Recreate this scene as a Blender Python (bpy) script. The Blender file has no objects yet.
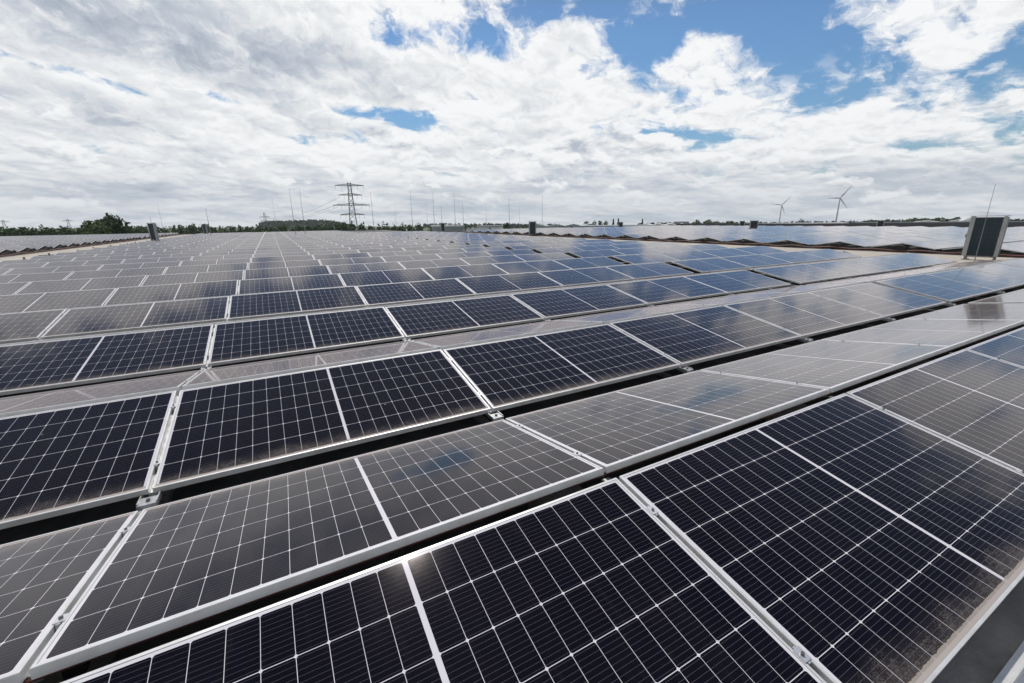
import bpy, bmesh, math, random
import numpy as np
from mathutils import Vector, Matrix
rad = math.radians
SC = bpy.context.scene
COL = SC.collection

# ------------------------------------------------------------------ camera
F = Vector((0.45562967, 0.84815854, -0.27023821)); R = Vector((0.87902927, -0.47657155, -0.01367837)); U = Vector((0.14038927, 0.23131502, 0.96269632))
FPX = 431.25; EYE = 1.4112
cd = bpy.data.cameras.new('camera'); cam = bpy.data.objects.new('camera', cd); COL.objects.link(cam)
cd.sensor_fit = 'HORIZONTAL'; cd.sensor_width = 36; cd.lens = 36 * FPX / 1024
cd.clip_start = .05; cd.clip_end = 30000
cam.matrix_world = Matrix(((R.x, U.x, -F.x, 0), (R.y, U.y, -F.y, 0), (R.z, U.z, -F.z, EYE), (0, 0, 0, 1)))
SC.camera = cam
def ray(x, y):                      # direction through a photo position, used to survey where things stand
    return (F + R * ((x - 512) / FPX) + U * ((341.5 - y) / FPX)).normalized()
def at(x, y, D):                    # the point at horizontal distance D in that direction
    d = ray(x, y); return Vector((0, 0, EYE)) + d * (D / math.hypot(d.x, d.y))
# the far land falls very slightly to the right compared with the roof deck
G0 = ray(0, 228.2); G1 = ray(1024, 221.8)
GN = G0.cross(G1).normalized()
if GN.z < 0: GN = -GN
GZ = -12.0
def gz(x, y): return GZ - (GN.x * x + GN.y * y) / GN.z

# ------------------------------------------------------------------ node expression helper
class NT:
    def __init__(s, tree): s.t = tree; s.n = tree.nodes; s.l = tree.links
    def node(s, typ, **kw):
        n = s.n.new(typ)
        for k, v in kw.items(): setattr(n, k, v)
        return n
    def put(s, sock, v):
        if isinstance(v, bpy.types.NodeSocket): s.l.new(v, sock)
        elif v is not None:
            if isinstance(v, (tuple, list)) and len(v) == 3 and sock.type == 'RGBA': v = (*v, 1)
            sock.default_value = v
    def m(s, op, a, b=None, c=None, clamp=False):
        n = s.node('ShaderNodeMath', operation=op); n.use_clamp = clamp
        s.put(n.inputs[0], a)
        if b is not None: s.put(n.inputs[1], b)
        if c is not None: s.put(n.inputs[2], c)
        return n.outputs[0]
    def add(s, a, b): return s.m('ADD', a, b)
    def sub(s, a, b): return s.m('SUBTRACT', a, b)
    def mul(s, a, b): return s.m('MULTIPLY', a, b)
    def div(s, a, b): return s.m('DIVIDE', a, b)
    def vm(s, op, a, b=None, out=0):
        n = s.node('ShaderNodeVectorMath', operation=op); s.put(n.inputs[0], a)
        if b is not None: s.put(n.inputs[1], b)
        return n.outputs[out]
    def dot(s, a, b): return s.vm('DOT_PRODUCT', a, b, 'Value')
    def xyz(s, v):
        n = s.node('ShaderNodeSeparateXYZ'); s.put(n.inputs[0], v); return n.outputs
    def comb(s, x, y, z=0.0):
        n = s.node('ShaderNodeCombineXYZ')
        for i, v in enumerate((x, y, z)): s.put(n.inputs[i], v)
        return n.outputs[0]
    def mr(s, v, a, b, c=0.0, d=1.0, smooth=True):
        n = s.node('ShaderNodeMapRange', interpolation_type='SMOOTHSTEP' if smooth else 'LINEAR')
        s.put(n.inputs['Value'], v); 
        for k, q in zip(('From Min', 'From Max', 'To Min', 'To Max'), (a, b, c, d)): s.put(n.inputs[k], q)
        return n.outputs[0]
    def noise(s, v, scale, detail=4.0, rough=.5, dist=0.0, out=0, w=None):
        n = s.node('ShaderNodeTexNoise')
        if w is not None: n.noise_dimensions = '4D'; s.put(n.inputs['W'], w)
        s.put(n.inputs['Vector'], v); s.put(n.inputs['Scale'], scale); s.put(n.inputs['Detail'], detail)
        s.put(n.inputs['Roughness'], rough); s.put(n.inputs['Distortion'], dist); return n.outputs[out]
    def voro(s, v, scale, out='Distance', fr=None, **kw):
        n = s.node('ShaderNodeTexVoronoi', **kw)
        if fr: n.normalize = True; n.inputs['Detail'].default_value, n.inputs['Roughness'].default_value = fr
        s.put(n.inputs['Vector'], v); s.put(n.inputs['Scale'], scale); return n.outputs[out]
    def mix(s, f, a, b):
        n = s.node('ShaderNodeMix', data_type='RGBA'); s.put(n.inputs[0], f); s.put(n.inputs[6], a); s.put(n.inputs[7], b); return n.outputs[2]

# ------------------------------------------------------------------ world: Nishita sky under procedural clouds
SUN_EL, SUN_AZ = rad(58.0), rad(17.7)             # azimuth from +Y towards +X
sun_dir = Vector((math.sin(SUN_AZ) * math.cos(SUN_EL), math.cos(SUN_AZ) * math.cos(SUN_EL), math.sin(SUN_EL)))
def make_world():
    w = bpy.data.worlds.new('World'); SC.world = w; w.use_nodes = True
    t = NT(w.node_tree); w.node_tree.nodes.clear()
    geo = t.node('ShaderNodeTexCoord').outputs['Generated']
    sky = t.node('ShaderNodeTexSky', sky_type='NISHITA'); sky.sun_disc = False
    sky.sun_elevation = SUN_EL; sky.sun_rotation = SUN_AZ; sky.air_density = 1.35; sky.dust_density = .4; sky.ozone_density = 2.2
    blue = t.vm('SCALE', sky.outputs[0]); blue.node.inputs['Scale'].default_value = .078
    blue = t.vm('MULTIPLY', blue, (.58, .84, 1.10))
    # local frame: fh = horizontal heading of the view, rh = to its right, GN = up
    fh = (Vector(F) - GN * F.dot(GN)).normalized(); rh = fh.cross(GN).normalized()
    z = t.dot(geo, tuple(GN)); zc = t.m('MAXIMUM', z, 0.0)
    fx = t.dot(geo, tuple(fh)); rx = t.dot(geo, tuple(rh))
    az = t.m('ARCTAN2', rx, fx); el = t.m('ARCSINE', t.m('MINIMUM', t.m('MAXIMUM', z, -1.0), 1.0))
    k = t.add(zc, .13)
    px, py = t.div(rx, k), t.div(fx, k)                        # clouds on a plane overhead
    P = t.comb(px, py, 0.0)
    warp = t.vm('SUBTRACT', t.noise(P, .55, 3, .5, out=1), (.5, .5, .5))
    Pw = t.vm('ADD', P, t.vm('MULTIPLY', warp, (.7, .7, 0)))
    # streak direction
    a = rad(-14); ca, sa = math.cos(a), math.sin(a)
    wx, wy, _ = t.xyz(Pw)
    sx = t.add(t.mul(wx, ca), t.mul(wy, sa)); sy = t.sub(t.mul(wy, ca), t.mul(wx, sa))
    S = t.comb(t.mul(sx, .80), t.mul(sy, 1.05), 3.1)
    big = t.noise(S, .62, 3, .5)
    wisp = t.noise(t.comb(t.mul(sx, .5), t.mul(sy, 1.6), 7.0), 3.6, 8, .62)
    # puffs: coordinates that keep a billow about as tall as it is wide, smaller towards the horizon
    lg = t.m('LOGARITHM', t.add(t.m('MAXIMUM', el, -.05), .12), math.e)
    Q0 = t.comb(t.add(t.mul(az, 5.0), t.mul(lg, .5)), t.mul(lg, 2.9), 0.0)
    Q = t.vm('ADD', Q0, t.vm('MULTIPLY', t.vm('SUBTRACT', t.noise(Q0, 2.6, 5, .6, out=1), (.5, .5, .5)), (.45, .45, 0)))
    def puff(v):
        return t.add(t.mul(t.noise(v, 2.0, 8, .62), .66), t.mul(t.sub(.80, t.voro(v, 2.7, fr=(4.0, .5))), .34))
    fine = puff(Q); fine_up = puff(t.vm('ADD', Q, (.02, .085, 0.0)))
    hf = t.noise(t.vm('ADD', Q, (4.0, 2.0, 0.0)), 9.0, 7, .62)
    dens = t.add(t.add(t.mul(big, .55), t.mul(fine, 1.08)), t.add(t.mul(wisp, .2), t.mul(t.sub(hf, .5), .20)))
    DC0, DC1 = .755, .93
    def pix(x, y):
        d = ray(x, y); return math.atan2(d.dot(rh), d.dot(fh)), math.asin(d.dot(GN))
    def blob(x, y, sxp, syp, ang, amp):      # a broad thin or thick part of the cloud deck; sizes in degrees
        a0, e0 = pix(x, y); c, s_ = math.cos(rad(ang)), math.sin(rad(ang))
        u, v = t.sub(az, a0), t.sub(el, e0)
        p = t.div(t.add(t.mul(u, c), t.mul(v, s_)), rad(sxp)); q = t.div(t.sub(t.mul(v, c), t.mul(u, s_)), rad(syp))
        g = t.m('EXPONENT', t.mul(t.add(t.mul(p, p), t.mul(q, q)), -1.0))
        return t.mul(g, amp)
    B = [(0, -90, 11, 7, 0, .34), (757, 12, 11, 4.2, -6, -.31), (830, 52, 8, 2.4, 6, -.16), (880, 66, 8, 2.2, 10, -.2), (640, 58, 6, 3.0, -20, -.22),
         (455, 40, 8, 2.0, -8, -.28), (385, 40, 3, 1.6, 0, -.2), (540, 22, 5, 2.0, 0, -.16), (372, 113, 6.0, 1.1, -2, -.36), (655, 137, 9, 1.2, -4, -.36),
         (560, 8, 8, 1.8, 0, -.20), (690, 102, 4, 1.1, -20, -.16), (50, 66, 9, .7, -10, -.24), (210, 96, 7, .6, -10, -.26), (835, 100, 5, 1.2, 10, -.2),
         (900, 150, 6, .8, 0, -.14), (985, 70, 7, 1.6, 20, -.22), (1120, 60, 7, 5, 0, -.25), (1110, -50, 7, 5, 0, -.22), (975, 22, 10, 3.2, 16, .25), (700, 45, 3, 1.5, 10, .2), (560, 30, 4, 3, 0, .16),
         (330, 80, 10, 3.2, 0, .12), (150, 45, 18, 7, 0, .14), (700, 75, 4, 2.5, 10, .12), (560, 100, 12, 2.2, -8, .16)]
    bias = None
    for b in B:
        g = blob(*b); bias = g if bias is None else t.add(bias, g)
    dens = t.add(dens, bias)
    low = t.mr(el, 0.0, .20, .16, .06)
    dens = t.sub(t.add(dens, low), t.add(t.mr(el, .37, .52, 0.0, .34), t.mr(el, 1.2, 1.4, 0.0, -.36)))
    cover = t.mr(dens, DC0, DC1)
    # shade: thick parts grey underneath, edges and upper flanks bright
    slope = t.sub(fine, fine_up)
    thick = t.mr(t.add(dens, t.mul(t.sub(t.noise(S, .9, 4, .55), .5), .8)), DC1 + .02, DC1 + .36)
    shade = t.add(t.sub(.94, t.mul(thick, .20)), t.mul(slope, 1.6))
    shade = t.add(shade, t.mul(t.sub(hf, .5), .22))
    # grey banks, upper left
    g1 = t.add(blob(125, 28, 13, 3.6, -12, 1.0), blob(60, 5, 12, 3, -8, .35)); g2 = t.add(blob(250, 60, 12, 3.0, -16, .8), blob(305, 35, 5, 3.5, 0, .7))
    mott = t.mr(t.noise(Q, 2.6, 7, .62), .36, .66, .1, 1.0)
    gs = None
    for b in ((576, 150, 2.6, 1.3, -5, 1.2), (592, 173, 4.2, .9, 0, 1.0), (381, 133, 2.6, 1.1, -20, 1.1), (330, 128, 4, .8, -14, .5), (852, 184, 2.6, 1.0, 0, .8), (150, 129, 5, .8, -8, .7), (60, 188, 5, .7, 0, .6), (150, 188, 4, .8, 0, .7),
              (218, 182, 3.5, .9, 0, .6), (488, 150, 2.4, 1.2, -20, .7), (930, 185, 5, 1.0, 0, .6), (740, 175, 6, .8, 0, .4), (990, 165, 5, 1.2, 0, .5), (40, 110, 8, 1.5, -6, .5), (680, 168, 3, 1.0, 0, .5)):
        g = blob(*b); gs = g if gs is None else t.add(gs, g)
    shade = t.sub(shade, t.mul(t.mul(t.add(g1, g2), mott), .23))
    gq = t.mul(t.mul(gs, mott), .30); shade = t.sub(shade, gq)
    # a lower layer of cumulus near the horizon
    ce = t.comb(t.mul(az, 6.0), t.mul(el, 12.5), 1.7)
    cw = t.vm('ADD', ce, t.vm('MULTIPLY', t.vm('SUBTRACT', t.noise(ce, 3.4, 5, .6, out=1), (.5, .5, .5)), (.42, .42, 0)))
    def cum(v): return t.add(t.mul(t.noise(v, 1.15, 7, .56), .62), t.mul(t.sub(.80, t.voro(v, 2.4, fr=(4.0, .5))), .38))
    cu = cum(cw); cu_up = cum(t.vm('ADD', cw, (.03, .13, 0)))
    band = t.mul(t.mr(el, 0.010, .045), t.mr(el, .16, .30, 1.0, 0.0))
    cub = t.add(t.add(blob(66, 156, 3.4, .9, -6, .16), blob(128, 165, 2.0, .6, 0, .12)), t.add(blob(350, 172, 2.6, 1.0, 0, .16), blob(385, 132, 3.0, 1.5, -12, .14)))
    cub = t.add(cub, t.add(blob(600, 160, 10, 3.2, 0, .10), blob(575, 150, 3.6, 1.8, 0, .12)))
    cm = t.mul(t.mr(t.add(cu, cub), .525, .585), band)
    cs = t.add(.87, t.mul(t.sub(cu, cu_up), 3.4))
    cs = t.m('MINIMUM', t.m('MAXIMUM', t.sub(cs, t.mul(gq, .8)), .50), .99)
    # darker flat bases inside the horizon bank
    ban = t.mr(t.noise(t.comb(t.mul(az, 4.0), t.mul(el, 38.0), 5.0), 1.1, 6, .58, .5), .42, .68, 0.0, 1.0)
    shade = t.sub(shade, t.mul(t.mul(ban, t.mr(el, .02, .26, 1.0, 0.1)), .15))
    shade = t.m('MINIMUM', t.m('MAXIMUM', shade, .40), .97)
    shade = t.sub(shade, t.mr(el, .03, .17, .09, 0.0))
    hz = t.mr(el, -.01, .13, 1.0, 0.0)
    def tint(v):                       # grey parts of a cloud are slightly blue, bright parts white
        n = t.node('ShaderNodeValToRGB'); cr = n.color_ramp
        cr.elements[0].position = .35; cr.elements[0].color = (.36, .41, .50, 1)
        cr.elements[1].position = .95; cr.elements[1].color = (.96, .965, .97, 1)
        e = cr.elements.new(.62); e.color = (.55, .595, .665, 1)
        e = cr.elements.new(.80); e.color = (.79, .81, .83, 1)
        t.put(n.inputs[0], v); return n.outputs[0]
    blue = t.mix(t.mr(el, .33, .55, 0.0, .66), blue, (.150, .165, .205))     # grey veil added above the view to neutralise the panel reflections
    col = t.mix(cover, blue, tint(shade))
    col = t.mix(cm, col, tint(cs))
    col = t.mix(t.mul(hz, .30), col, (.60, .66, .71))
    bg = t.node('ShaderNodeBackground'); t.put(bg.inputs[0], col); bg.inputs[1].default_value = 1.0
    out = t.node('ShaderNodeOutputWorld'); t.l.new(bg.outputs[0], out.inputs[0])
    w.cycles.sampling_method = 'MANUAL'; w.cycles.sample_map_resolution = 512
make_world()
sd = bpy.data.lights.new('sun', 'SUN'); sd.energy = 3.2; sd.angle = rad(.55); sd.color = (1, .96, .90)
so = bpy.data.objects.new('sun', sd); COL.objects.link(so); so.rotation_euler = sun_dir.to_track_quat('Z', 'Y').to_euler()
SC.view_settings.view_transform = 'Standard'; SC.view_settings.look = 'None'; SC.view_settings.exposure = 0; SC.view_settings.gamma = 1
SC.cycles.max_bounces = 6; SC.cycles.volume_bounces = 0; SC.cycles.use_denoising = True
SC.render.film_transparent = False

# ------------------------------------------------------------------ materials
def mat(name, color=(.5, .5, .5), rough=.6, metal=0.0, spec=.5, noise=None, bump=None, scale=5.0, col2=None):
    m = bpy.data.materials.new(name); m.use_nodes = True; t = NT(m.node_tree)
    b = m.node_tree.nodes['Principled BSDF']
    b.inputs['Roughness'].default_value = rough; b.inputs['Metallic'].default_value = metal; b.inputs['Specular IOR Level'].default_value = spec
    if col2:
        pos = t.node('ShaderNodeNewGeometry').outputs['Position']
        f = t.mr(t.noise(pos, scale, 7, .62), .35, .65)
        t.put(b.inputs['Base Color'], t.mix(f, color, col2))
        if bump:
            bn = t.node('ShaderNodeBump'); bn.inputs['Strength'].default_value = bump; bn.inputs['Distance'].default_value = .01
            t.put(bn.inputs['Height'], t.noise(pos, scale * 12, 5, .6)); t.l.new(bn.outputs[0], b.inputs['Normal'])
    else: b.inputs['Base Color'].default_value = (*color, 1)
    return m

def panel_glass():
    m = bpy.data.materials.new('panel_glass'); m.use_nodes = True; t = NT(m.node_tree); b = m.node_tree.nodes['Principled BSDF']
    uv = t.node('ShaderNodeUVMap').outputs[0]; x, y, _ = t.xyz(uv)
    pos = t.node('ShaderNodeNewGeometry').outputs['Position']
    ax = t.m('ABSOLUTE', t.sub(x, 1.047)); xs = t.sub(ax, .009); ys = t.sub(y, .023)
    CP, RP = .0922, .18133
    def dist(v, p):                       # distance to the nearest multiple of p
        return t.m('PINGPONG', v, p / 2)
    dx, dy = dist(xs, CP), dist(ys, RP)
    # pingpong(v, p/2) runs 0..p/2..0 with zero at multiples of p
    line = t.m('MAXIMUM', t.m('LESS_THAN', dx, .0009), t.m('LESS_THAN', dy, .00115))
    dia = t.m('LESS_THAN', t.add(dx, dy), .0072)
    out = t.m('MAXIMUM', t.m('LESS_THAN', xs, 0.0), t.m('GREATER_THAN', xs, 11 * CP))
    out = t.m('MAXIMUM', out, t.m('MAXIMUM', t.m('LESS_THAN', ys, 0.0), t.m('GREATER_THAN', ys, 6 * RP)))
    white = t.m('MAXIMUM', t.m('MAXIMUM', line, dia), out)
    bus = t.m('LESS_THAN', dist(t.add(ys, .00907), .018133), .00042)
    seal = t.m('GREATER_THAN', t.m('MAXIMUM', t.sub(ax, 1.0345), t.m('MAXIMUM', t.sub(.0125, y), t.sub(y, 1.1215))), 0.0)
    # cell colour: per cell and per panel variation
    cell = t.comb(t.m('FLOOR', t.div(t.add(t.sub(x, 1.047), 10 * CP), CP)), t.m('FLOOR', t.div(ys, RP)), 0.0)
    pv = t.noise(pos, .35, 2, .5)
    wn = t.node('ShaderNodeTexWhiteNoise', noise_dimensions='3D'); t.put(wn.inputs['Vector'], t.vm('ADD', cell, t.vm('SNAP', pos, (1.0, 1.3, 1.0))))
    cc = t.mix(t.mr(pv, .35, .65), (.0012, .0016, .0075), (.0028, .0020, .0045))
    oi = t.node('ShaderNodeObjectInfo').outputs['Random']
    cc = t.mix(t.mul(oi, .6), cc, (.0042, .0030, .0040))
    cc = t.mix(t.mul(wn.outputs[0], .5), cc, (.0018, .0022, .0075))
    col = t.mix(t.mul(bus, .6), cc, (.15, .15, .18))
    col = t.mix(white, col, (.66, .66, .69))
    col = t.mix(seal, col, (.30, .30, .30))
    # soiling: thin film, water marks, and a crust along the lower edge
    n1 = t.noise(pos, 1.1, 5, .6); n2 = t.noise(pos, 34.0, 6, .7); n3 = t.noise(pos, 230.0, 3, .6)
    ux = t.noise(t.comb(t.mul(x, 22.0), t.mul(y, 1.6), t.dot(pos, (1.7, 2.3, 0.0))), 1.0, 3, .6)
    film = t.add(t.mul(t.mr(n1, .3, .75), .009), t.add(t.mul(t.mr(n2, .45, .8), .006), t.mul(t.mr(ux, .52, .78), .012)))
    film = t.add(film, .001)
    edge = t.mr(t.add(y, t.mul(t.sub(t.noise(pos, 3.0, 3, .5), .5), .16)), .0, .19, 1.0, 0.0)
    speck = t.mul(t.m('GREATER_THAN', t.add(n3, t.mul(t.sub(n2, .5), .7)), t.sub(.80, t.mul(edge, .34))), t.mr(edge, .12, .6))
    crust = t.m('LESS_THAN', t.add(y, t.mul(t.sub(n2, .5), .02)), .033)
    spot = t.m('LESS_THAN', t.voro(pos, 2.6), .017)
    dirt = t.m('MAXIMUM', t.m('MAXIMUM', film, t.mul(speck, .24)), t.m('MAXIMUM', t.mul(crust, .85), t.mul(spot, .5)))
    dirt = t.m('MAXIMUM', dirt, t.mul(t.mul(edge, edge), .13))
    col = t.mix(dirt, col, (.36, .325, .285))
    t.put(b.inputs['Base Color'], col)
    ro = t.add(t.add(.05, t.mul(n2, .04)), t.mul(t.mr(dirt, .1, .8), .6)); t.put(b.inputs['Roughness'], ro)
    b.inputs['IOR'].default_value = 1.22; b.inputs['Specular IOR Level'].default_value = .5; b.inputs['Specular Tint'].default_value = (1, .84, .84, 1)
    b.inputs['Coat Weight'].default_value = 1.0; b.inputs['Coat IOR'].default_value = 1.14; b.inputs['Coat Roughness'].default_value = .08; b.inputs['Coat Tint'].default_value = (1, .975, .985, 1)
    b.inputs['Sheen Weight'].default_value = .5; b.inputs['Sheen Roughness'].default_value = .2; b.inputs['Sheen Tint'].default_value = (1.0, .84, .80, 1)
    bn = t.node('ShaderNodeBump'); bn.inputs['Strength'].default_value = .25; bn.inputs['Distance'].default_value = .0016
    t.put(bn.inputs['Height'], t.noise(pos, 2.4, 2, .5)); t.l.new(bn.outputs[0], b.inputs['Normal'])
    return m
M = {}
def mats():
    M['glass'] = panel_glass()
    M['frame'] = mat('anodised_frame', (.74, .745, .75), .42, .35, .5, col2=(.64, .63, .61), scale=9)
    M['clamp'] = mat('clamp_metal', (.72, .72, .73), .38, .7)
    M['bolt'] = mat('dark_bolt', (.16, .16, .16), .45, .7)
    M['back'] = mat('backsheet', (.6, .6, .6), .6)
    M['alu'] = mat('mill_aluminium', (.62, .63, .64), .4, .8, col2=(.45, .45, .44), scale=20)
    M['concrete'] = mat('ballast_concrete', (.38, .37, .35), .9, col2=(.26, .25, .24), scale=12, bump=.4)
    M['cable'] = mat('black_cable', (.02, .02, .02), .5)
    M['redcable'] = mat('red_brown_cable', (.13, .035, .025), .6, col2=(.06, .03, .025), scale=6)
    M['wallp'] = mat('warehouse_panel', (.45, .47, .48), .5, .2)
    M['parapet'] = mat('parapet_metal', (.10, .10, .105), .5, .4)
    M['mast'] = mat('galvanised', (.24, .25, .26), .5, .5)
    M['pylon'] = mat('pylon_steel', (.16, .18, .18), .6, .4)
    M['turbine'] = mat('turbine_white', (.55, .57, .6), .4)
    M['bark'] = mat('bark', (.09, .07, .05), .9)
    M['shade_sheet'] = mat('shade_under_panels', (.075, .06, .05), .8, col2=(.03, .028, .026), scale=4)  # dark brown painted as the shade below the panels at row ends
    M['hood_grey'] = mat('hood_grey', (.40, .41, .40), .5, .3, col2=(.33, .34, .33), scale=3)
    M['hood_dark'] = mat('hood_dark_side', (.03, .035, .04), .35)
    M['hood_rim'] = mat('hood_rim', (.45, .46, .46), .4, .4)
    # roof membrane, beige with grey patches, seams and grit
    m = bpy.data.materials.new('roof_membrane'); m.use_nodes = True; t = NT(m.node_tree); b = m.node_tree.nodes['Principled BSDF']
    pos = t.node('ShaderNodeNewGeometry').outputs['Position']
    n = t.noise(pos, .5, 6, .6); n2 = t.noise(pos, 9, 6, .65); n3 = t.noise(pos, 90, 4, .6)
    c = t.mix(t.mr(n, .3, .7), (.50, .44, .36), (.40, .36, .31)); c = t.mix(t.mul(t.mr(n2, .45, .75), .5), c, (.22, .21, .19))
    c = t.mix(t.mul(t.mr(n3, .4, .7), .35), c, (.55, .53, .5)); px, py, _ = t.xyz(pos)
    seam = t.m('LESS_THAN', t.m('PINGPONG', px, .55), .006); c = t.mix(t.mul(seam, .5), c, (.2, .19, .18))
    t.put(b.inputs['Base Color'], c); b.inputs['Roughness'].default_value = .9
    bn = t.node('ShaderNodeBump'); bn.inputs['Strength'].default_value = .5; bn.inputs['Distance'].default_value = .004
    t.put(bn.inputs['Height'], t.add(n3, n2)); t.l.new(bn.outputs[0], b.inputs['Normal']); M['roof'] = m
    M['roof_front'] = mat('pale_grey_roofing', (.52, .48, .43), .9, col2=(.36, .34, .31), scale=5, bump=.8)
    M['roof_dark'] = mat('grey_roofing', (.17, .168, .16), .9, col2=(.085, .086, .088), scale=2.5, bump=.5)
    # hood glazing: dark with a faint grid
    m = bpy.data.materials.new('hood_glazing'); m.use_nodes = True; t = NT(m.node_tree); b = m.node_tree.nodes['Principled BSDF']
    ob = t.node('ShaderNodeTexCoord').outputs['Object']; x, y, z = t.xyz(ob)
    g = t.m('MAXIMUM', t.m('LESS_THAN', t.m('PINGPONG', x, .08), .0035), t.m('LESS_THAN', t.m('PINGPONG', z, .08), .0035))
    t.put(b.inputs['Base Color'], t.mix(g, (.003, .018, .028), (.012, .045, .05))); b.inputs['Roughness'].default_value = .25; M['hood_glass'] = m
    # foliage
    def fol(name, c1, c2, sc):
        m = bpy.data.materials.new(name); m.use_nodes = True; t = NT(m.node_tree); b = m.node_tree.nodes['Principled BSDF']
        pos = t.node('ShaderNodeNewGeometry').outputs['Position']
        t.put(b.inputs['Base Color'], t.mix(t.mr(t.noise(pos, sc, 4, .6), .35, .65), c1, c2)); b.inputs['Roughness'].default_value = .7
        b.inputs['Specular IOR Level'].default_value = .2; return m
    M['leaf_a'] = fol('foliage_mid', (.045, .080, .028), (.10, .145, .055), .25)
    M['leaf_b'] = fol('foliage_dark', (.035, .062, .028), (.065, .10, .045), .25)
    M['leaf_c'] = fol('foliage_light', (.06, .10, .03), (.10, .14, .05), .3)
    m = bpy.data.materials.new('meadow'); m.use_nodes = True; t = NT(m.node_tree); b = m.node_tree.nodes['Principled BSDF']
    pos = t.node('ShaderNodeNewGeometry').outputs['Position']
    c = t.mix(t.mr(t.noise(pos, .004, 3, .5), .4, .6), (.06, .09, .03), (.13, .13, .06)); c = t.mix(t.mul(t.mr(t.noise(pos, .05, 6, .6), .4, .7), .5), c, (.05, .07, .03))
    t.put(b.inputs['Base Color'], c); b.inputs['Roughness'].default_value = .95; M['ground'] = m
    M['white_roof'] = mat('pale_cladding', (.68, .68, .66), .5, col2=(.58, .59, .59), scale=.2)
    M['grey_clad'] = mat('grey_cladding', (.30, .32, .34), .5, .2, col2=(.24, .26, .28), scale=.2)
    M['win'] = mat('window_dark', (.03, .04, .05), .15)
    M['green_glass'] = mat('greenhouse_glass', (.32, .38, .40), .25, .1)
    M['slate'] = mat('dark_cladding', (.06, .065, .07), .5, .1)

# ------------------------------------------------------------------ mesh helpers
def mesh(name, verts, faces, mts, fm=None, uvs=None):
    me = bpy.data.meshes.new(name); me.from_pydata(verts, [], faces)
    for m_ in (mts if isinstance(mts, (list, tuple)) else [mts]): me.materials.append(m_)
    if fm is not None: me.polygons.foreach_set('material_index', np.asarray(fm, dtype=np.int32))
    if uvs is not None:
        u = me.uv_layers.new(name='UVMap'); u.data.foreach_set('uv', np.asarray(uvs, dtype=np.float32).ravel())
    me.update(); return me
def obj(name, me, parent=None, loc=(0, 0, 0), rot=(0, 0, 0)):
    o = bpy.data.objects.new(name, me); COL.objects.link(o); o.location = loc; o.rotation_euler = rot
    if parent: o.parent = parent
    return o
def tag(o, label=None, cat=None, group=None, kind=None):
    if label: o['label'] = label
    if cat: o['category'] = cat
    if group: o['group'] = group
    if kind: o['kind'] = kind
    return o
def thing(name, label, cat, loc=(0, 0, 0), rz=0, group=None):
    o = bpy.data.objects.new(name, None); COL.objects.link(o); o.empty_display_size = .2
    o.location = loc; o.rotation_euler = (0, 0, rz); return tag(o, label, cat, group)
class MB:
    def __init__(s): s.v = []; s.f = []; s.m = []
    def box(s, x0, x1, y0, y1, z0, z1, mi=0, taper=None):
        n = len(s.v); s.v += [(x0, y0, z0), (x1, y0, z0), (x1, y1, z0), (x0, y1, z0), (x0, y0, z1), (x1, y0, z1), (x1, y1, z1), (x0, y1, z1)]
        s.f += [tuple(n + i for i in q) for q in ((0, 3, 2, 1), (4, 5, 6, 7), (0, 1, 5, 4), (1, 2, 6, 5), (2, 3, 7, 6), (3, 0, 4, 7))]; s.m += [mi] * 6; return s
    def tube(s, a, b, r0, r1=None, n=8, mi=0, cap=True):
        r1 = r0 if r1 is None else r1; a, b = Vector(a), Vector(b); d = (b - a).normalized()
        p = d.orthogonal().normalized(); q = d.cross(p); k = len(s.v)
        for c, r in ((a, r0), (b, r1)):
            for i in range(n):
                an = 2 * math.pi * i / n; s.v.append(tuple(c + p * (r * math.cos(an)) + q * (r * math.sin(an))))
        for i in range(n): j = (i + 1) % n; s.f.append((k + i, k + j, k + n + j, k + n + i)); s.m.append(mi)
        if cap: s.f += [tuple(k + i for i in range(n))[::-1], tuple(k + n + i for i in range(n))]; s.m += [mi] * 2
        return s
    def path(s, pts, r, n=6, mi=0):
        for a, b in zip(pts, pts[1:]): s.tube(a, b, r, n=n, mi=mi)
        return s
    def build(s, name, m, parent=None, **kw):
        return obj(name, mesh(name, s.v, s.f, m, s.m), parent, **kw)

ORD = 'nearest second third fourth fifth sixth seventh eighth ninth tenth eleventh twelfth thirteenth fourteenth fifteenth sixteenth seventeenth eighteenth nineteenth twentieth'.split()
TENS = 'twenty thirty'.split()
def ordn(i, first='first'):
    if i == 0: return first
    if i < 20: return ORD[i]
    t_, u_ = divmod(i + 1, 10)
    return ('twentieth', 'thirtieth', 'fortieth')[t_ - 2] if u_ == 0 else ('twenty', 'thirty', 'forty')[t_ - 2] + '-' + ordn(u_ - 1)

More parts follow.
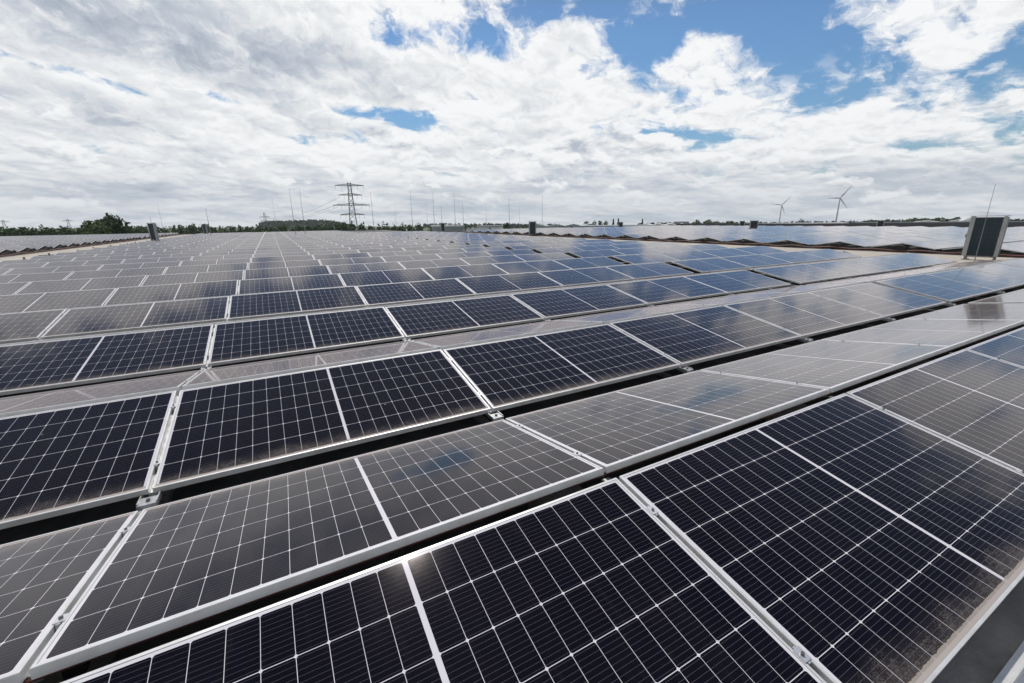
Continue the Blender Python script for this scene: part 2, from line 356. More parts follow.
# ------------------------------------------------------------------ array layout (metres)
W_, LEN, PITCH = 1.134, 2.094, 2.114
TILT = .1754; GR, GV = .0942, .2043; X0, Y0 = 1.3218, 1.3894
CW, SH = W_ * math.cos(TILT), W_ * math.sin(TILT)
PT = 2 * CW + GR + GV
ROOF = -.20
YMAX = 94.0
def blocks():
    """(block name, x of the first module's left end, count, first row, last row)"""
    n = lambda y: int((y - Y0) / PT)
    return [('main', X0 - 5 * PITCH, 9, 0, n(80)), ('right', X0 + 4 * PITCH + .16, 4, 0, 1), ('right', X0 + 4 * PITCH + .34, 4, 2, n(62)),
            ('beyond', 24.7, 8, 0, n(62)), ('far', 41.76, 10, 0, n(58)), ('leftside', -13.8 - 20 * PITCH, 20, 2, n(94)), ('leftfar', -60 - 12 * PITCH, 12, 6, n(94))]
def panels():
    L = []
    for nm, x0, cnt, r0, r1 in blocks():
        for r in range(r0, r1 + 1):
            yr = Y0 + r * PT
            for c in range(cnt):
                xa = x0 + c * PITCH
                # clearings round the smoke hoods of the main roof
                L.append(('F', nm, r, c, cnt, xa + .01, yr)); L.append(('B', nm, r, c, cnt, xa + .01, yr))
    return L
def corners(p):
    f, nm, r, c, n, xa, yr = p
    if f == 'F': lo = yr - CW; hi = yr; return [Vector((xa, lo, 0)), Vector((xa + LEN, lo, 0)), Vector((xa + LEN, hi, SH)), Vector((xa, hi, SH))]
    lo = yr + GR + CW; hi = yr + GR
    return [Vector((xa + LEN, lo, 0)), Vector((xa, lo, 0)), Vector((xa, hi, SH)), Vector((xa + LEN, hi, SH))]
def proj(P):
    d = P - Vector((0, 0, EYE)); z = d.dot(F)
    return 512 + FPX * d.dot(R) / z, 341.5 - FPX * d.dot(U) / z, z
def clip_area(q):                                           # area of the quad inside the picture
    def clip(ps, f, g):
        o = []
        for i, a in enumerate(ps):
            b = ps[(i + 1) % len(ps)]; fa, fb = f(a), f(b)
            if fa >= 0: o.append(a)
            if (fa >= 0) != (fb >= 0): k = fa / (fa - fb); o.append(g(a, b, k))
        return o
    cs = [(p - Vector((0, 0, EYE))) for p in q]; ps = [(v.dot(R), v.dot(U), v.dot(F)) for v in cs]
    g = lambda a, b, k: tuple(a[i] + (b[i] - a[i]) * k for i in range(len(a)))
    ps = clip(ps, lambda a: a[2] - .1, g)
    if len(ps) < 3: return 0
    ps = [(512 + FPX * a[0] / a[2], 341.5 - FPX * a[1] / a[2]) for a in ps]
    for f in (lambda a: a[0], lambda a: 1024 - a[0], lambda a: a[1], lambda a: 683 - a[1]):
        ps = clip(ps, f, g)
        if len(ps) < 3: return 0
    A = 0
    for i, a in enumerate(ps): b = ps[(i + 1) % len(ps)]; A += a[0] * b[1] - b[0] * a[1]
    return abs(A) / 2

def visible_area(p):
    q = corners(p)
    n = (q[1] - q[0]).cross(q[3] - q[0]); c = (q[0] + q[2]) / 2
    if n.dot(Vector((0, 0, EYE)) - c) <= 0: return 0
    if p[0] == 'B' and p[2] >= 2: return 0
    return clip_area(q)

def panel_meshes():
    # frame: outer skin, top lip, inner step and lower flange
    a, d, g = .011, .035, .0018
    def ring(i, z): return [(i, i, z), (LEN - i, i, z), (LEN - i, W_ - i, z), (i, W_ - i, z)]
    b_ = .0012
    rings = [ring(.028, -d), ring(0, -d), ring(0, -b_), ring(b_, 0), ring(a, 0), ring(a, -d + .002), ring(.028, -d + .002)]
    v = [p for r_ in rings for p in r_]; f = []
    for k in range(len(rings) - 1):
        for i in range(4): j = (i + 1) % 4; f.append((k * 4 + i, k * 4 + j, k * 4 + 4 + j, k * 4 + 4 + i))
    fr = mesh('frame', v, f, M['frame'])
    x0, x1, y0, y1, z = a - .001, LEN - a + .001, a - .001, W_ - a + .001, -g
    v = [(x0, y0, z), (x1, y0, z), (x1, y1, z), (x0, y1, z), (x0, y0, z - .005), (x1, y0, z - .005), (x1, y1, z - .005), (x0, y1, z - .005)]
    uv = [(x0, y0), (x1, y0), (x1, y1), (x0, y1)]
    gl = mesh('glass', v, [(0, 1, 2, 3), (7, 6, 5, 4)], [M['glass'], M['back']], [0, 1], uv + uv[::-1])
    cl = MB(); 
    for yy in (.235, .90):
        pass
    def clamp(yy):
        c_ = MB(); c_.box(LEN - .006, LEN + .026, yy - .021, yy + .021, .0006, .0036); c_.box(LEN + .004, LEN + .016, yy - .028, yy + .028, -.03, .0006)
        c_.tube((LEN + .010, yy, .0042), (LEN + .010, yy, .0105), .0065, n=6, mi=1); return mesh('clamp', c_.v, c_.f, [M['clamp'], M['bolt']], c_.m)
    return fr, gl, clamp(.235), clamp(.90)

def place(o, p):
    f, nm, r, c, n, xa, yr = p
    if f == 'F': o.location = (xa, yr - CW, 0); o.rotation_euler = (TILT, 0, 0)
    else: o.matrix_world = Matrix.Translation((xa + LEN, yr + GR + CW, 0)) @ Matrix.Rotation(math.pi, 4, 'Z') @ Matrix.Rotation(TILT, 4, 'X')

def where(nm, c, n):
    if nm == 'main':
        return ordn(n - 1 - c) + ' left of the dark cross gap' if n - 1 - c < 6 else 'left part, ' + ordn(n - 1 - c) + ' from the cross gap'
    if nm == 'right': return ordn(c) + ' right of the dark cross gap'
    if nm == 'beyond': return ordn(c) + ' beyond the right aisle'
    if nm == 'leftside': return ordn(n - 1 - c) + ' beyond the left aisle'
    return ordn(c) + ' in the ' + nm + ' array'
def build_panels():
    P = panels(); ar = {id(p): visible_area(p) for p in P}
    P.sort(key=lambda p: -ar[id(p)])
    near, rest = P[:300], P[300:]
    fr, gl, c1, c2 = panel_meshes()
    rnd = random.Random(4)
    for p in near:
        f, nm, r, c, n, xa, yr = p
        side = 'facing the camera' if f == 'F' else 'tilted away from camera'
        row = ordn(r, 'nearest')
        o = thing('solar_panel', f'solar panel {side}, {row} row, {where(nm, c, n)}', 'solar panel', group='solar panels in rows on the roof')
        place(o, p)
        if f == 'F' and r > 0: o.rotation_euler.x += rnd.uniform(-.007, .007); o.rotation_euler.y += rnd.uniform(-.0025, .0025)
        a = obj('frame', fr, o); b = obj('glass', gl, o)
        last = c == n - 1
        if r < 9 and not (last and f == 'F') and not (c == 0 and f == 'B'):
            obj('clamp', c1, o); obj('clamp', c2, o)
    # everything smaller than those: one field of panels
    V, Fc, FM, UV = [], [], [], []
    a = .013
    for p in rest:
        q = corners(p); ex = (q[1] - q[0]) / LEN; ey = (q[3] - q[0]) / W_; n = ex.cross(ey)
        j = Vector((0, 0, rnd.uniform(-.003, .003))); k = len(V); tl = rnd.uniform(-.007, .007)
        q = [q[0], q[1], q[2] + n * (tl * W_), q[3] + n * (tl * W_)]; n = (q[1] - q[0]).cross(q[3] - q[0]).normalized(); ey = (q[3] - q[0]) / W_
        top = [v + j for v in q]; bot = [v + j - n * .035 for v in q]
        gq = [q[0] + ex * a + ey * a, q[0] + ex * (LEN - a) + ey * a, q[0] + ex * (LEN - a) + ey * (W_ - a), q[0] + ex * a + ey * (W_ - a)]
        gq = [v + j + n * .0015 for v in gq]
        V += [tuple(v) for v in top + bot + gq]
        for i in range(4): jn = (i + 1) % 4; Fc.append((k + i, k + 4 + i, k + 4 + jn, k + jn)); FM.append(0); UV += [(0, 0)] * 4
        Fc.append((k + 7, k + 6, k + 5, k + 4)); FM.append(0); UV += [(0, 0)] * 4
        for i in range(4): jn = (i + 1) % 4; Fc.append((k + i, k + jn, k + 8 + jn, k + 8 + i)); FM.append(0); UV += [(0, 0)] * 4
        Fc.append((k + 8, k + 9, k + 10, k + 11)); FM.append(1); UV += [(a, a), (LEN - a, a), (LEN - a, W_ - a), (a, W_ - a)]
    o = obj('solar_panel_field', mesh('solar_panel_field', V, Fc, [M['frame'], M['glass']], FM, UV))
    tag(o, 'the many farther rows of tilted solar panels covering the roof', 'solar panels', kind='stuff')
    return near

# ------------------------------------------------------------------ supports, cables
def build_supports():
    # one support under each near seam: foot rails, sloping bearers, ridge post with a concrete ballast block, valley bracket
    bar = MB()
    bar.box(-.02, .02, -CW - .03, -.02, -.001, .03)
    bear_f = MB(); c, s = math.cos(TILT), math.sin(TILT)
    def sloped(m, y0, y1, z0, z1, w):
        k = len(m.v); th = .03
        m.v += [(-w, y0, z0), (w, y0, z0), (w, y1, z1), (-w, y1, z1), (-w, y0, z0 - th), (w, y0, z0 - th), (w, y1, z1 - th), (-w, y1, z1 - th)]
        m.f += [tuple(k + i for i in q) for q in ((0, 1, 2, 3), (7, 6, 5, 4), (0, 4, 5, 1), (1, 5, 6, 2), (2, 6, 7, 3), (3, 7, 4, 0))]; m.m += [0] * 6
    bf = MB(); sloped(bf, -CW + .02, -.02, -.037 + .02 * s, SH - .041, .018)
    bb = MB(); sloped(bb, GR + .02, GR + CW - .02, SH - .041, -.037 + .02 * s, .018)
    foot = MB(); foot.box(-.03, .03, -CW - .15, GR + CW + .02, ROOF + .003, ROOF + .035)
    post = MB(); post.box(-.025, .025, .005, .045, ROOF + .035, SH - .06); post.box(-.025, .025, GR - .045, GR - .005, ROOF + .035, SH - .06)
    bal = MB(); bal.box(-.30, -.06, GR + .03, GR + .26, ROOF + .003, ROOF + .24)
    br = MB(); br.box(-.035, .035, -CW - .16, -CW + .03, -.060, -.052); br.box(-.045, .045, -CW - .11, -CW - .03, -.052, -.030)
    br.box(-.045, -.038, -CW - .10, -CW + .02, -.052, -.022); br.box(.038, .045, -CW - .10, -CW + .02, -.052, -.022)
    br.tube((0, -CW - .07, -.030), (0, -CW - .07, -.018), .010, n=6, mi=1); br.box(-.02, .02, -CW - .10, -CW - .04, ROOF + .03, -.060)
    ms = [('bearer', mesh('bearer', bf.v, bf.f, M['alu'])), ('bearer', mesh('bearer', bb.v, bb.f, M['alu'])), ('base_rail', mesh('base_rail', foot.v, foot.f, M['alu'])),
          ('ridge_post', mesh('ridge_post', post.v, post.f, M['alu'])), ('ballast_block', mesh('ballast_block', bal.v, bal.f, M['concrete'])),
          ('bracket', mesh('bracket', br.v, br.f, [M['alu'], M['bolt']], br.m))]
    for r in range(0, 5):
        for u in range(-4, 8):
            x = X0 + u * PITCH + (.16 if u > 4 else 0); y = Y0 + r * PT
            if proj(Vector((x, y, 0)))[2] < .3: continue
            px, py, z = proj(Vector((x, y - CW, 0))); px2, py2, z2 = proj(Vector((x, y + .05, 0)))
            if not (-30 < px < 1054 or -30 < px2 < 1054) or (py > 760 and py2 > 760) or (r == 0 and u < -1): continue
            side = (ordn(4 - u) + ' seam left of the cross gap') if u < 4 else ('at the cross gap' if u == 4 else ordn(u - 5) + ' seam right of the cross gap')
            o = thing('panel_support', f'aluminium panel support under the {ordn(r, "nearest")} row, {side}', 'panel support', (x, y, 0), group='supports under the panel seams')
            for nm, me in ms: obj(nm, me, o)
    # string cables in the ridge gap and the red one just behind the first ridge
    rnd = random.Random(3)
    def sag(x0, x1, y, z, r, n, amp):
        return [(x0 + (x1 - x0) * i / n, y + rnd.uniform(-amp, amp), z + rnd.uniform(-amp, amp) * .6) for i in range(n + 1)]
    tag(MB().path(sag(-3.2, 9.6, Y0 + GR + .012, SH - .052, .006, 26, .004), .006).build('string_cable', M['redcable']), 'dark red cable clipped under the frames in the nearest ridge gap', 'cable')
    tag(MB().path(sag(-3.2, 18, Y0 + PT - CW - .1, ROOF + .02, .008, 40, .01), .009).build('string_cable', M['cable']), 'black cable lying in the dark valley between the two nearest tents', 'cable')

def build_rail_front():
    m = MB(); m.box(-4, 18, .165, .172, ROOF + .002, ROOF + .06); m.box(-4, 18, .172, .200, ROOF + .045, ROOF + .051); m.box(-4, 18, .142, .165, ROOF + .002, ROOF + .007)
    tag(m.build('edge_rail', M['frame']), 'thin pale metal rail on the roof in front of the nearest row', 'rail')

def build_roof():
    b = thing('warehouse', 'large flat roofed warehouse carrying the solar panels', 'warehouse', (0, 0, GZ))
    XA, XM, XB, YA, YL, YR = -88, 20.3, 76, -30, 96, 67
    def P(nm, m, mt, lb=None):
        o = m.build(nm, mt, b); o.location = (0, 0, -GZ)
        if lb: o['label'] = lb
        return o
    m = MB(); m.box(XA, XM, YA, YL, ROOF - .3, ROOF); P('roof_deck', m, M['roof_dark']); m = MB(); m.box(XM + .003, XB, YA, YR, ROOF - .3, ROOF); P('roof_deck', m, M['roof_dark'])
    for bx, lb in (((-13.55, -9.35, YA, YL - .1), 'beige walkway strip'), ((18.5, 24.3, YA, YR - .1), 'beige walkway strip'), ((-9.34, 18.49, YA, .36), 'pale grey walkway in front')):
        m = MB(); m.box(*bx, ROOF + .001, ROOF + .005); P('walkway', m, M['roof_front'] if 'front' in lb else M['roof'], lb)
    for bx in ((XA - .3, XB + .3, YA - .3, YA), (XA - .3, XM + .3, YL, YL + .3), (XM + .301, XB + .3, YR, YR + .3), (XA - .3, XA, YA + .001, YL - .001), (XM + .01, XM + .3, YR + .301, YL - .001), (XB, XB + .3, YA + .001, YR - .001)):
        m = MB(); m.box(*bx, GZ - 2, ROOF + .02); P('wall', m, M['wallp'])
    d = ray(900, 223.2); zt = EYE + d.z * XB / d.x; d = ray(300, 231.2); zl = EYE + d.z * YL / d.y
    m = MB(); m.box(XA - .35, XM + .35, YL - .05, YL + .35, ROOF + .02, ROOF + .14); m.box(XM + .36, XB + .35, YR - .05, YR + .35, ROOF + .02, ROOF + .10)
    m.box(XA - .35, XA + .05, YA, YL - .051, ROOF + .02, ROOF + .14); m.box(XB - .05, XB + .35, YA, YR - .051, ROOF + .02, max(zt, ROOF + .1))
    P('parapet', m, M['parapet'])

# ------------------------------------------------------------------ smoke hoods on the aisles
def hood(label, px, pyb, pyt, wpx, yaw, hm='hood_dark'):
    d = ray(px, pyb); t_ = (ROOF - EYE) / d.z; base = Vector((0, 0, EYE)) + d * t_; D = math.hypot(base.x, base.y)
    top = at(px, pyt, D).z; H = top - ROOF
    w = wpx / FPX * (base - Vector((0, 0, EYE))).dot(F)
    rz = math.atan2(-base.x, base.y) + yaw
    return make_hood(label, (base.x, base.y, ROOF), rz, w, H, hm=hm)
def make_hood(label, loc, rz, w, H, dp=None, z0=.16, hm='hood_dark'):
    dp = dp or w * .42
    o = thing('smoke_hood', label, 'roof vent', loc, rz, 'upright dark vent hoods on the roof')
    c = w * .125
    m = MB(); m.box(-w / 2, w / 2, .02, dp, z0, H - .03); m.build('housing', M[hm], o)
    m = MB(); m.box(-w / 2 - .012, -w / 2 + c, -.03, .02 - .002, z0 - .02, H); m.build('side_panel', M['hood_grey'], o)
    m = MB(); m.box(w / 2 - c * .72, w / 2 + .012, -.03, .02 - .002, z0 - .02, H); m.build('side_panel', M['hood_grey'], o)
    m = MB(); m.box(-w / 2 + c + .003, w / 2 - c * .72 - .003, -.008, .017, z0 + .01, H - .03); m.build('glazed_panel', M['hood_glass'], o)
    m = MB(); m.box(-w / 2 - .02, w / 2 + .02, -.034, dp + .02, H + .001, H + .025); m.build('top_rim', M['hood_rim'], o)
    m = MB(); m.box(-w / 2 - .05, -w / 2 - .0125, -.01, .04, H * .52, H * .60); m.build('latch', M['mast'], o)
    m = MB(); m.box(-w * .46, w * .46, .06, .10, z0 - .06, z0 - .02); m.build('crossbar', M['mast'], o)
    m = MB()
    for k in range(3): m.tube((w * (.44 - .012 * k), -.032, z0 + .2 + k * (H - z0 - .4) / 2), (w * (.44 - .012 * k), -.04, z0 + .2 + k * (H - z0 - .4) / 2), .012, n=6)
    m.build('bolt', M['bolt'], o)
    for sx in (-w * .42, w * .42):
        for sy in (.03, dp - .05):
            l = MB(); l.box(sx - .02, sx + .02, sy, sy + .04, .002, z0); l.box(sx - .07, sx + .07, sy - .05, sy + .09, .002, .03, 0); l.build('leg', M['mast'], o)
    return o
def build_hoods():
    # the near one beside the box-like row end
    base = Vector((22.2, 5.85, ROOF)); rz = math.atan2(-base.x, base.y) + rad(-12)
    make_hood('large dark glazed vent hood with pale side panels beside the right aisle', base, rz, .88, 1.52, .28, .17)
    hood('narrow dark vent hood with pale right side, nearest on the left aisle', 155, 244, 223, 6.6, rad(-44), 'hood_grey')
    hood('small dark leaning vent hood farther along the left aisle', 206, 236, 223.8, 3.4, rad(-40), 'hood_grey')
    hood('small dark vent hood in front of the low pale building', 443, 232.2, 223, 4.2, 0)
    hood('dark vent hood with pale stripe standing at the far right aisle, centre', 532.5, 236.0, 221.5, 7.2, 0)
    hood('tiny dark vent hood left of the two close together', 620.5, 229, 222, 4.2, 0)
    hood('tiny dark vent hood just left of the larger far one', 741.5, 228, 221, 4.5, 0)
    hood('dark vent hood, larger of the far pair left of the turbines', 753, 231.3, 220.6, 7.2, 0)
    hood('far dark vent hood right of both wind turbines', 879.5, 228, 220.6, 5.6, 0)

# ------------------------------------------------------------------ lightning rods
def rod(label, xb, yt, D=None, H=6.0, xt=None, r=.028):
    # stands on the roof at the distance where its top reaches height H above the deck
    if D is None:
        lo, hi = 10, 92
        for _ in range(40):
            mid = (lo + hi) / 2
            if at(xb, yt, mid).z < ROOF + H: lo = mid
            else: hi = mid
        D = lo
    p = at(xb, yt, D); Hh = p.z - ROOF
    if p.y > 66: k = 66 / p.y; p.x *= k; p.y *= k
    o = thing('lightning_rod', label, 'lightning rod', (p.x, p.y, ROOF), group='lightning rods standing on the roof')
    MB().tube((0, 0, .12), (0, 0, Hh * .55), r, r * .75).tube((0, 0, Hh * .55), (0, 0, Hh), r * .6, r * .35).build('mast', M['mast'], o)
    m = MB(); m.tube((0, 0, .002), (0, 0, .12), .22, .18, n=12); m.build('foot', M['concrete'], o)
    return o
def build_rods():
    L = [(158.6, 209, 'faint short lightning rod just right of the nearest left hood'), (206.5, 213, 'tiny lightning rod above the farther left hood'), (273, 205, 'faint lightning rod left of the close pair, above the small pylon'),
         (289.9, 194.7, 'dark lightning rod, left one of the close pair above the wooded hill'), (299.8, 192.8, 'dark lightning rod, right one of the close pair above the wooded hill'),
         (371.2, 200, 'lightning rod just right of the large pylon'), (394.8, 208, 'short faint lightning rod between the large pylon and the tall one'), (410.6, 198, 'tall lightning rod, second clear one right of the large pylon'),
         (426.5, 208, 'faint lightning rod left of the low pale building'), (433, 199.5, 'lightning rod at the left end of the pale building'), (441.2, 208.4, 'short lightning rod directly above the small centre hood'),
         (454.1, 197.5, 'tallest dark lightning rod over the pale building'), (462.7, 207, 'short lightning rod at the right end of the pale building'), (486, 206.5, 'faint lightning rod over the pale roofs right of centre'),
         (509.1, 201, 'lightning rod above the bright green bushes at centre'), (519.5, 207, 'faint lightning rod between green bushes and the striped hood'), (542.3, 195, 'tall lightning rod right of the striped centre hood')]
    for x, y, lb in L: rod(lb, x, y, r=.018 if 'faint' in lb else .036)
    rod('long thin lightning rod leaning past the large glazed hood', 995.6, 184, D=19.6, r=.012)
    rod('short lightning rod sticking up behind the nearest left hood', 149.8, 216.4, D=52)

# ------------------------------------------------------------------ aisle clutter
def build_clutter():
    rnd = random.Random(8)
    names = ORD
    for i in range(9):                          # small ballast pucks along the left aisle
        y = 26.5 + i * 3.6; x = -10.9 + rnd.uniform(-.15, .15)
        m = MB(); m.tube((0, 0, 0), (0, 0, .10), .16, .13, n=10); m.tube((0, 0, .10), (0, 0, .22), .045, .04, n=8)
        o = m.build('roof_drain', M['bolt'], loc=(x, y, ROOF + .002)); tag(o, f'small dark roof drain on the left aisle, {ordn(i, "nearest")} from the camera', 'roof drain', 'small dark drains along the left aisle')
    # cable trunks along the array ends
    def trunk(x, ya, yb, r, lb, n):
        pts = []
        for i in range(n + 1):
            yy = ya + (yb - ya) * i / n; pts.append((x + rnd.uniform(-.05, .05), yy, ROOF + .06 + (.05 if i % 2 else 0) + rnd.uniform(0, .03)))
        tag(MB().path(pts, r, n=7).build('cable_bundle', M['redcable']), lb, 'cable bundle')
    trunk(24.35, 2, 64, .035, 'long reddish brown cable bundle along the right aisle before the far rows', 70)
    trunk(-13.45, 12, 92, .035, 'long brown cable bundle along the left aisle at the row ends', 60)
    # dark sheets that paint the shade under each tent end, each with coiled cable
    for side, x, s, r0, r1 in (('right aisle', 24.55, 1, 0, 20), ('left aisle', -13.68, -1, 9, 26)):
        for r in range(r0, r1):
            y = Y0 + r * PT
            m = MB(); k = 0
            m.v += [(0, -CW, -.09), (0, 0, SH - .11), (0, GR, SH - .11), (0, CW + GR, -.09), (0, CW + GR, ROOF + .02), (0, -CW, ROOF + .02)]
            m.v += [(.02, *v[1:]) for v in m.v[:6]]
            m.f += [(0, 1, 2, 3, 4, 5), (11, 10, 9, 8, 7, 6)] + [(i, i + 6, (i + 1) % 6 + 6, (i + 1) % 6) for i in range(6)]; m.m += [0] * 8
            t_ = thing('row_end_shade', f'triangular sheet painted as shade with cable coil at {side}, end of {ordn(r, "nearest")} row', 'row end', (x, y, 0), group=f'dark row ends along the {side}')
            m.build('shade_sheet', M['shade_sheet'], t_)
            c_ = MB(); n = 14; sx = -.12 * s
            for q in range(2):
                ra = .11 + .03 * q
                pts = [(sx - .03 * q * s, GR / 2 + rnd.uniform(-.01, .01) + ra * 1.8 * math.cos(2 * math.pi * i / n), ROOF + .19 + ra * .7 * math.sin(2 * math.pi * i / n) + .02) for i in range(n + 1)]
                c_.path(pts, .028, n=5)
            c_.build('cable_coil', M['cable'], t_)
    # grey tray on the left aisle
    m = MB(); m.box(-1.4, 1.4, -.15, .15, .0, .07); m.box(-1.38, 1.38, -.13, .13, .07, .09, 1)
    tag(m.build('cable_tray', [M['alu'], M['hood_dark']], loc=(-10.3, 34.5, ROOF + .003)), 'long dark cable tray lying across the beige left aisle', 'cable tray')
    m = MB(); m.box(-1.6, 1.6, -.2, .2, 0, .06)
    tag(m.build('paving_strip', M['white_roof'], loc=(-9.0, 47.5, ROOF + .003)), 'pale slab strip beside the nearest left vent hood', 'slab')
    m = MB()
    for i in range(5): m.box(-.55 + i * .02, .5, -.12 + i * .06, -.07 + i * .06, .0 + .02 * i, .05 + .02 * i)
    tag(m.build('rail_stack', M['slate'], loc=(21.3, 9.6, ROOF + .003), rot=(0, 0, rad(20))), 'small stack of dark rails lying on the beige right aisle', 'rails')

# ------------------------------------------------------------------ trees and woods
def leaves(V, Fc, c, rx, ry, rz, n, size, rnd, lumps=9):
    """leaf clumps spread through several overlapping lobes"""
    L = []
    for _ in range(lumps):
        a = rnd.random() * 2 * np.pi; h = rnd.random(); rr = (.62 * np.sqrt(rnd.random())) * (1 - .45 * h)
        L.append((c[0] + rx * rr * np.cos(a), c[1] + ry * rr * np.sin(a), c[2] + rz * (-.55 + 1.15 * h), .34 + .26 * rnd.random()))
    L = np.array(L); idx = rnd.integers(0, len(L), n)
    d = rnd.normal(size=(n, 3)); d /= np.linalg.norm(d, axis=1)[:, None]
    rr = (.55 + .5 * rnd.random(n))[:, None]
    p = L[idx, :3] + d * rr * L[idx, 3][:, None] * np.array([rx, ry, rz])
    u = rnd.normal(size=(n, 3)); u /= np.linalg.norm(u, axis=1)[:, None]
    w = np.cross(u, d + .6 * rnd.normal(size=(n, 3))); w /= np.linalg.norm(w, axis=1)[:, None] + 1e-9
    s = (size * (.6 + .8 * rnd.random(n)))[:, None]
    k = len(V) and sum(len(v) for v in V)
    q = np.stack([p - u * s - w * s * .7, p + u * s - w * s * .5, p + u * s * .8 + w * s * .7, p - u * s * .7 + w * s * .6], 1).reshape(-1, 3)
    V.append(q); Fc.append(np.arange(n * 4).reshape(-1, 4) + k)
def leafmesh(name, V, Fc, m):
    v = np.concatenate(V); f = np.concatenate(Fc)
    me = bpy.data.meshes.new(name); me.vertices.add(len(v)); me.vertices.foreach_set('co', v.astype(np.float32).ravel())
    me.loops.add(len(f) * 4); me.loops.foreach_set('vertex_index', f.astype(np.int32).ravel()); me.polygons.add(len(f))
    me.polygons.foreach_set('loop_start', np.arange(0, len(f) * 4, 4, dtype=np.int32)); me.polygons.foreach_set('loop_total', np.full(len(f), 4, dtype=np.int32))
    me.materials.append(m); me.update(); me.validate(); return me
def tree(label, px, pyt, D, wpx, m, seed, n=900, kind='round', group='trees beyond the warehouse roof', name='tree'):
    p = at(px, pyt, D); g = gz(p.x, p.y); H = max(p.z - g, 4); w = wpx / FPX * Vector((p.x, p.y, 0)).dot(F) / 2
    o = thing(name, label, 'tree', (p.x, p.y, g), group=group); rnd = np.random.default_rng(seed)
    V, Fc = [], []
    if kind == 'cone':
        for i in range(9):
            h = i / 9; leaves(V, Fc, (0, 0, H * (.16 + .8 * h)), w * (1.05 - h) , w * (1.05 - h), H * .09, n // 9, w * .22, rnd, 4)
    else:
        leaves(V, Fc, (0, 0, H * .56), w, w, H * .42, n, max(.32, w * .11), rnd, 12)
    obj('crown', leafmesh('crown', V, Fc, m), o)
    t_ = MB(); t_.tube((0, 0, -.5), (0, 0, H * .45), H * .022, H * .013); 
    for i in range(4): a = i * 1.6 + seed; t_.tube((0, 0, H * (.3 + .04 * i)), (w * .5 * math.cos(a), w * .5 * math.sin(a), H * (.55 + .05 * i)), H * .009, H * .004, n=5)
    t_.build('trunk', M['bark'], o)
def wood(name, label, prof, m, seed, depth=25, step=6.5, n=150, size=.75, jit=.9, below=9.0):
    """a far-off belt of woodland. prof: (x, top y, distance) survey points"""
    rnd = np.random.default_rng(seed); V, Fc = [], []
    xs = [p[0] for p in prof]
    x = xs[0]
    while x < xs[-1]:
        yt = np.interp(x, xs, [p[1] for p in prof]); D = np.interp(x, xs, [p[2] for p in prof])
        for row in range(3):
            Dd = D + row * depth / 3 + rnd.uniform(-4, 4); pt = at(x + rnd.uniform(-1, 1), yt + abs(rnd.normal()) * jit + (0 if row else .5), Dd)
            g = gz(pt.x, pt.y); H = pt.z - g
            if H < 3: continue
            k = min(H, below * 1.6) 
            leaves(V, Fc, (pt.x, pt.y, pt.z - k * .46), step * .62, step * .62, k * .5, n, size, rnd, 7)
        x += step * FPX / D * rnd.uniform(.75, 1.25)
    o = obj(name, leafmesh(name, V, Fc, m)); return tag(o, label, 'woodland', kind='stuff')
